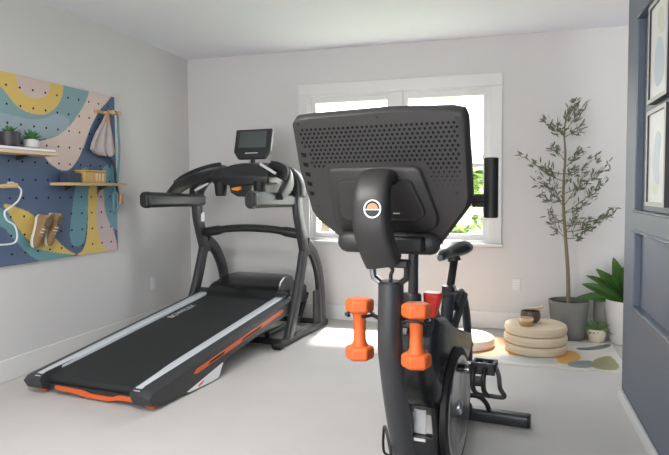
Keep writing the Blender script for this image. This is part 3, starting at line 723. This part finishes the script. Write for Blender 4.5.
# ---------------------------------------------------------------- exercise bike
bk = empty('exercise_bike', (-.36, 1.90, 0), R(-7), 'black exercise bike with a large tilted screen, seen from its front', 'exercise bike')
A = R(20); so = V((-.006, 0, 1.431)); UX = V((1, 0, 0)); UV = V((0, -math.sin(A), math.cos(A))); UN = V((0, math.cos(A), math.sin(A)))
def Q(p): return so + UX*p[0] + UV*p[2] + UN*p[1]      # (across, depth to the rider, up the screen)
def scaled(pol, k, c): return [(c[0]+(x-c[0])*k, c[1]+(z-c[1])*k) for x, z in pol]
op = [(-.375, -.012), (-.355, .010), (-.30, .014), (-.03, .020), (.19, .012), (.228, .002), (.238, -.025), (.236, -.29), (.225, -.325), (.115, -.470), (.085, -.480), (-.225, -.470), (-.262, -.440), (-.335, -.375), (-.352, -.34), (-.375, -.18)]
cc = (-.066, -.22)
lo = [[Q((x, y, z)) for x, z in scaled(op, k, cc)] for k, y in ((.955, -.002), (.985, .006), (1, .020), (1, .040), (.985, .050), (.96, .052))]
b = MB(); b.loft(lo)
b.mi = 1; cnt = 0
pan = [(-.27, -.165), (.085, -.165), (.15, -.36), (.13, -.5), (-.3, -.5), (-.27, -.4)]
row = 0; z = -.035
inn = scaled(op, .90, cc)
while z > -.33:
    x = -.40 + (row % 2)*.0085
    while x < .24:
        if inside(inn, x, z) and not inside(pan, x, z) and (z > -.17 or x > .11) and z > -.25 and (z > -.10 or x > -.315):
            edge = (z+.035)/-.295
            rr_ = .0050 if z > -.17 else .0050*max(.3, 1-(abs(z)-.17)/.10)
            b.lathe([(rr_, 0), (rr_, .0006)], (0, 0, 0), 'y', n=6)
            for v in list(b.bm.verts)[-12:]:
                v.co = Q((x+v.co.x, -.0026+v.co.y-.0001, z+v.co.z))
        x += .017
    z -= .0147; row += 1
hs = b.build('screen_housing', ['screenback', 'hole'], bk)
# front glass of the screen (rider's side)
MB().prism([(-.33, -.02), (.20, -.02), (.20, -.33), (-.33, -.33)], 1, .052, .055, Q).build('display', 'screen', hs)
# raised centre panel
lo = []
pp = [(-.245, -.172), (.060, -.172), (.078, -.185), (.125, -.355), (.118, -.385), (.085, -.41), (-.235, -.41), (-.262, -.385), (-.262, -.185)]
for k, y in ((1, .002), (1, -.006), (.97, -.014), (.955, -.016)): lo.append([Q((x, y, z)) for x, z in scaled(pp, k, (-.08, -.30))])
pn = MB().loft(lo).build('centre_panel', 'screenback', hs)
lo = []
for k, y in ((1, -.015), (.985, -.024), (.96, -.027)): lo.append([Q((x, y, z)) for x, z in [(-.08+(x_+.08)*k*.80, -.285+(z_+.285)*k*.62) for x_, z_ in pp]])
MB().loft(lo).build('mount_plate', 'screenback', hs)
MB().box((-.028, -.0285, -.335), (-.004, -.0275, -.331), Q).build('screen_mark', 'print', hs)
for (x, z) in ((-.345, -.012), (-.055, -.004), (.205, -.022), (.19, -.27), (-.318, -.32)):
    b = MB(); b.lathe([(.006, -.004), (.006, .004)], (0, 0, 0), 'y', n=12)
    for v in b.bm.verts: v.co = Q((x+v.co.x, v.co.y, z+v.co.z))
    b.build('screw', 'black', hs)
for k in range(5):
    a0 = -.115-k*.036
    MB().prism([(-.352+k*.002, a0), (-.333+k*.002, a0-.004), (-.335+k*.002, a0-.018), (-.350+k*.002, a0-.014)], 1, -.004, .004, Q).build('vent_slot', 'hole', hs)
# lower speaker lobes
for (x0, x1) in ((-.245, -.135), (-.06, .120)):
    lo = []
    for x, k in ((x0, .55), (x0+.012, .85), (x0+.03, 1), (x1-.03, 1), (x1-.012, .85), (x1, .55)):
        lo.append([Q((x, -.018+.036*k*math.cos(t_*6.283/14), -.448+.040*k*math.sin(t_*6.283/14))) for t_ in range(14)])
    MB().loft(lo).build('speaker_lobe', 'screenback', hs)
# bottom bracket under the screen
MB().loft([[V(p) for p in [(-.08, .06, z), (.075, .06, z), (.075, .17, z), (-.08, .17, z)]] for z in (1.03, .975)]).build('handlebar_clamp', 'black', bk, bevel=.01)
# neck
nk = smoothpath([(-.058, .085, 1.222), (-.050, .0, 1.232), (-.038, -.085, 1.215), (-.030, -.135, 1.155), (-.028, -.140, 1.08), (-.018, -.115, 1.01), (-.008, -.09, .965)], 5)
NN = len(nk)
neck = MB().tube(nk, [.046+.012*min(1, i/NN*2) for i in range(NN)], [.022+.014*min(1, i/NN*2.) for i in range(NN)], n=20, side=(1, 0, 0), sq=True).build('screen_mast_neck', 'screenback', bk)
# round badge on the neck
bc = V((-.012, -.180, 1.132)); TL = R(4)
def BQ(p): return bc + V((p[0], p[1]*math.cos(TL)-p[2]*math.sin(TL)*-1, p[2]*math.cos(TL)))
b = MB(); lo = []
for rad_, y in ((.0275, .004), (.0275, -.002), (.0238, -.002), (.0238, .002)): lo.append([BQ((rad_*math.cos(t_*6.283/40), y, rad_*math.sin(t_*6.283/40))) for t_ in range(40)])
b.loft(lo, cap=False); b.build('badge_ring', 'paintring', neck)
MB().loft([[BQ((.0235*math.cos(t_*6.283/40), y, .0235*math.sin(t_*6.283/40))) for t_ in range(40)] for y in (.006, .001)]).build('badge_disc', 'black', neck)
MB().box((-.0238, -.0015, -.0035), (.0238, .002, -.0005), BQ).build('badge_bar', 'paintring', neck)
b = MB(); lo = [[BQ((.0175*math.cos(math.pi*t_/14), y, .001+.0165*math.sin(math.pi*t_/14))) for t_ in range(15)] for y in (.002, -.0012)]
b.loft(lo); b.build('badge_arch', 'copper', neck)
# clamp forks between neck and mast
MB().box((-.062, -.085, .945), (.066, -.03, .968)).build('clamp_plate', 'black', bk, bevel=.004)
for s_ in (-1, 1):
    c0 = .003
    fp = [V((c0+s_*.056, -.06, .955)), V((c0+s_*.057, -.06, .93)), V((c0+s_*.054, -.06, .910)), V((c0+s_*.032, -.06, .893))]
    MB().tube(fp, .010, .016, n=10).build('clamp_fork', 'chrome' if s_ < 0 else 'dark', bk)
MB().tube(smoothpath([(.0, -.055, .95), (.010, -.055, .935), (.004, -.055, .915), (.008, -.055, .885)]), .006, n=8).build('cable', 'black', bk)
# main curved mast
ms = smoothpath([(.006, -.058, .893), (.004, -.056, .80), (.0, -.050, .70), (.0, -.022, .59), (.0, .015, .48), (.0, .065, .36), (.0, .115, .25), (.0, .18, .11)], 5)
mo = MB().tube(ms, .040, .045, n=24, side=(1, 0, 0)).build('mast', 'frame', bk)
MB().lathe([(0, 0), (.038, 0), (.036, .008), (0, .009)], (.006, -.058, .892), 'z', n=24).build('mast_cap', 'black', mo)
MB().tube(smoothpath([(-.02, .02, .30), (-.10, .20, .31), (-.135, .28, .26), (-.14, .30, .17), (-.10, .30, .16)]), .0055, n=8).build('power_cable', 'black', bk)
# base
MB().tube([(0, .14, .075), (0, 1.20, .060)], .035, .03, n=14, side=(1, 0, 0), sq=True).build('base_beam', 'frame', bk)
for y in (.14, 1.20):
    st_ = MB().tube([(-.31, y, .034), (.31, y, .034)], .033, n=20, sq=True).build('stabilizer_bar', 'frame', bk)
    for s_ in (-1, 1): MB().tube([(s_*.308, y, .034), (s_*.322, y, .034)], [.034, .030], n=16, sq=True).build('end_cap', 'black', st_)
MB().tube(smoothpath([(.0, 1.12, .13), (.04, 1.13, .150), (.085, 1.14, .142), (.115, 1.15, .11), (.125, 1.17, .07)]), .012, n=10).build('lift_handle', 'black', bk)
# fork legs / shroud
shp = [(.24, .60), (.30, .40), (.36, .345), (.80, .36), (.98, .44), (1.0, .50), (.80, .56), (.60, .62), (.42, .70), (.28, .72)]
MB().loft([[V((x, .6+(y-.6)*k, .5+(z-.5)*k)) for y, z in shp] for x, k in ((-.085, .90), (-.075, .97), (-.05, 1), (.05, 1), (.066, .97), (.075, .90))]).build('shroud', 'gloss', bk, bevel=.006)
MB().tube([(.006, .17, .70), (.0, .20, .79)], .030, n=16).build('post_sleeve', 'dark', bk)
MB().prism([(.20, .66), (.26, .74), (.36, .74), (.40, .68)], 0, -.055, -.015).build('post_bracket', 'dark', bk, bevel=.008)
MB().prism([(.20, .66), (.26, .74), (.36, .74), (.40, .68)], 0, .025, .062).build('post_bracket', 'dark', bk, bevel=.008)
for x in (-.075, .04):
    MB().tube([(x, .36, .42), (x, .42, .25), (x, .42, .08)], .016, .03, n=12, side=(1, 0, 0), sq=True).build('fork_leg', 'dark', bk)
MB().box((-.07, .42, .10), (.035, .46, .205)).build('lower_block', 'dark', bk, bevel=.006)
lb = MB().box((-.062, .445, .205), (-.012, .452, .30)).build('info_label', 'white', bk)
MB().box((-.064, .414, .185), (-.006, .4195, .196)).build('label_stripe', 'white', bk)
# flywheel in its plane
fy, fz = .58, .285
fw = MB(); fw.lathe([(0, .084), (.05, .084), (.06, .080), (.17, .082), (.19, .094), (.235, .096), (.245, .090), (.245, .070), (.235, .066), (0, .070)], (0, fy, fz), 'x', n=72)
fwo = fw.build('flywheel', 'black', bk)
MB().lathe([(.196, .0965), (.205, .099), (.214, .0965)], (0, fy, fz), 'x', n=72).build('rim_ring', 'chrome', fwo)
MB().lathe([(0, .108), (.022, .108), (.03, .10), (.03, .084)], (0, fy, fz), 'x', n=30).build('axle_cap', 'chrome', fwo)
MB().lathe([(0, -.080), (.13, -.080), (.145, -.070), (.15, -.05), (.15, -.02), (0, -.02)], (0, fy+.12, fz+.06), 'x', n=60).build('drive_cover', 'dark', bk)
# crank and pedals
MB().tube([(-.12, .74, .40), (.12, .74, .40)], .018, n=14).build('crank_axle', 'chrome', bk)
MB().tube([(.115, .74, .40), (.135, .62, .445)], .012, .018, n=10, side=(1, 0, 0)).build('crank_arm', 'black', bk)
MB().tube([(-.115, .74, .40), (-.135, .86, .355)], .012, .018, n=10, side=(1, 0, 0)).build('crank_arm', 'black', bk)
def pedal(c, s_):
    c = V(c)
    b = MB(); 
    b.box((c.x-.048, c.y-.045, c.z-.030), (c.x+.048, c.y-.030, c.z+.016)); b.box((c.x-.048, c.y+.030, c.z-.012), (c.x+.048, c.y+.045, c.z+.014))
    b.box((c.x-.048, c.y-.045, c.z-.012), (c.x-.034, c.y+.045, c.z+.014)); b.box((c.x+.034, c.y-.045, c.z-.012), (c.x+.048, c.y+.045, c.z+.014))
    b.box((c.x-.010, c.y-.04, c.z-.008), (c.x+.010, c.y+.04, c.z+.008))
    p = b.build('pedal', 'black', bk, bevel=.003)
    MB().tube([c+V((-s_*.07, 0, 0)), c+V((s_*.03, 0, 0))], .007, n=10).build('spindle', 'chrome', p)
    # toe cage hanging below, bars and strap
    b = MB()
    for dx in (-.030, .012): b.tube(smoothpath([c+V((dx, -.045, 0)), c+V((dx-.004, -.070, -.035)), c+V((dx-.004, -.060, -.085)), c+V((dx+.004, -.03, -.115))]), .010, n=8)
    b.tube([c+V((-.038, -.035, -.112)), c+V((.030, -.035, -.118))], .008, n=8)
    b.tube([c+V((-.036, -.068, -.05)), c+V((.014, -.068, -.05))], .006, .022, n=8)
    b.build('toe_cage', 'black', p)
    MB().tube(smoothpath([c+V((.046, -.02, .006)), c+V((.062, -.03, -.03)), c+V((.068, -.03, -.08)), c+V((.082, -.02, -.118)), c+V((.02, -.02, -.120))]), .003, .010, n=8, side=(0, 1, 0)).build('strap', 'black', p)
    MB().box((c.x-.012, c.y-.055, c.z-.048), (c.x+.016, c.y-.048, c.z-.034)).build('buckle', 'white', p)
pedal((.192, .60, .470), 1); pedal((-.192, .88, .350), -1)
# seat tube, post, saddle, rear arch
MB().tube([(.0, .70, .48), (.0, .80, .735)], .028, n=18).build('seat_tube', 'frame', bk)
MB().tube([(.0, .81, .72), (.0, .915, .87)], .018, n=16).build('seat_post', 'black', bk)
MB().lathe([(.0, -.02), (.028, -.02), (.032, -.01), (.032, .02), (.0, .02)], (.0, .80, .735), 'z', n=20).build('seat_collar', 'dark', bk)
MB().tube([(.0, .915, .855), (-.005, .915, .885)], [.03, .026], n=14).build('saddle_clamp', 'dark', bk)
ra_ = smoothpath([(.022, .82, .66), (.026, .93, .70), (.03, 1.01, .63), (.03, 1.08, .50), (.025, 1.14, .32), (0, 1.18, .09)], 6)
MB().tube(ra_, .020, .026, n=14, side=(1, 0, 0)).build('rear_arch', 'frame', bk)
MB().tube([(.035, .70, .56), (.045, .92, .70)], .018, .014, n=12).build('frame_strut', 'frame', bk)
MB().tube([(0, .62, .60), (.04, .88, .50), (.05, 1.02, .44)], .022, n=12).build('chainstay', 'dark', bk)
lo = []
for y, hw, zc, th in ((.76, .012, .898, .012), (.79, .022, .905, .020), (.86, .028, .910, .024), (.93, .045, .912, .028), (.99, .078, .918, .034), (1.04, .092, .922, .036), (1.08, .080, .922, .032), (1.10, .045, .920, .020)):
    lo.append([V((-.012+hw*math.copysign(abs(math.cos(t_*6.283/20))**.8, math.cos(t_*6.283/20)), y-.085, zc-.004+th*math.sin(t_*6.283/20)*(1 if math.sin(t_*6.283/20) > 0 else 1.15))) for t_ in range(20)])
MB().loft(lo).build('saddle', 'gloss', bk)
# handlebar post, bars, grips
MB().tube([(.004, .20, .78), (.006, .20, .99)], .018, n=16).build('handlebar_post', 'frame', bk)
MB().lathe([(0, -.022), (.026, -.022), (.030, -.012), (.030, .012), (.024, .02), (0, .02)], (.004, .20, .80), 'z', n=20).build('post_collar', 'dark', bk)
MB().lathe([(0, -.022), (.014, -.02), (.019, -.008), (.017, .008), (0, .012)], (-.025, .22, .80), 'y', n=16).build('adjust_knob', 'black', bk)
for s_ in (-1, 1):
    hb = smoothpath([(.0, .21, 1.0), (s_*.06, .25, 1.06), (s_*.11, .31, 1.12), (s_*.16, .345, 1.148), (s_*.25, .35, 1.15)], 5)
    MB().tube(hb, .016, n=12).build('handlebar', 'black', bk)
    gp = smoothpath([(s_*.252, .35, 1.085), (s_*.252, .35, 1.10), (s_*.252, .35, 1.16), (s_*.252, .35, 1.24), (s_*.252, .35, 1.29), (s_*.252, .35, 1.303)], 3); ng = len(gp)
    MB().tube(gp, [.020 if i in (0, ng-1) else .0255 for i in range(ng)], n=18).build('grip', 'black', bk)
MB().tube([(.185, .35, 1.148), (.252, .35, 1.148)], .012, .024, n=12, side=(0, 1, 0)).build('grip_bracket', 'dark', bk)
# red knob
b = MB(); lo = []
for z, w_, dpt in ((.728, .014, .02), (.745, .024, .026), (.80, .033, .03), (.812, .033, .03), (.818, .030, .027)):
    lo.append([V((.058+(w_*math.copysign(abs(math.cos(t_*6.283/24))**.6, math.cos(t_*6.283/24)))+(.006 if z > .78 else 0), .25+dpt*math.copysign(abs(math.sin(t_*6.283/24))**.6, math.sin(t_*6.283/24)), z)) for t_ in range(24)])
b.loft(lo).build('resistance_knob', 'red', bk)
MB().tube([(.02, .20, .78), (.058, .24, .745)], .010, n=10).build('knob_stem', 'black', bk)
MB().tube([(.07, .26, .79), (.10, .50, .78), (.02, .80, .76)], .0045, n=6).build('brake_cable', 'black', bk)
# dumbbell cradle arms
for s_, x in ((-1, -.116), (1, .088)):
    y0_ = -.055 if s_ > 0 else -.02
    pts = smoothpath([(s_*.035, -.05, .775), (x-s_*.045, y0_-.01+.01, .778)], 2)
    ho = MB(); rg = []
    for k in range(15):
        a = R(-60 if s_ > 0 else -120) + s_*R(300)*k/14
        rg.append(V((x - s_*0 + .045*math.cos(a+R(180 if s_ > 0 else 0)) * 1, y0_ + .045*math.sin(a+R(180 if s_ > 0 else 0)), .777 + (.008 if 5 < k < 9 else 0))))
    ho.tube(rg, .006, .005, n=8); ho.tube([(s_*.036, -.052, .775), (x-s_*.043, y0_+.005, .776)], .007, n=8)
    ho.build('dumbbell_cradle', 'black', bk)

# dumbbells (things of their own, hanging in the cradles)
def dumbbell(lx, ly, top, label):
    a = R(-7); wx = -.36 + lx*math.cos(a) - ly*math.sin(a); wy = 1.90 + lx*math.sin(a) + ly*math.cos(a)
    t = empty('dumbbell', (wx, wy, top-.204), R(-7), label, 'dumbbell', 'orange dumbbells on the bike')
    def hx(z, rr, rt=R(20)): return [V((rr*math.cos(rt+k*math.pi/3), rr*math.sin(rt+k*math.pi/3), z)) for k in range(6)]
    for z0, nm in ((0, 0), (.158, 1)):
        MB().loft([hx(z0, .042), hx(z0+.007, .049), hx(z0+.039, .049), hx(z0+.046, .041)]).build('weight_head', 'dumb', t, bevel=.007, seg=3)
    pr = [(.030, .043), (.0215, .062), (.0205, .102), (.0215, .143), (.030, .161)]
    MB().lathe(pr, n=24).build('handle', 'dumb', t)
dumbbell(-.116, -.02, .830, 'orange dumbbell hanging on the left side of the bike mast')
dumbbell(.088, -.055, .834, 'orange dumbbell hanging on the right side of the bike mast')

# ---------------------------------------------------------------- unseen ceiling light added to brighten the room
t = empty('ceiling_light', (-1.3, 1.0, CZ), 0, 'flush round ceiling light in the near half of the room', 'lamp')
MB().lathe([(.24, -.001), (.25, -.02), (.25, -.05), (.24, -.06), (0, -.055)], n=40).build('housing', 'trim', t)
MB().lathe([(.235, -.0605), (.20, -.085), (.10, -.10), (0, -.102)], n=40).build('diffuser', 'glow', t)
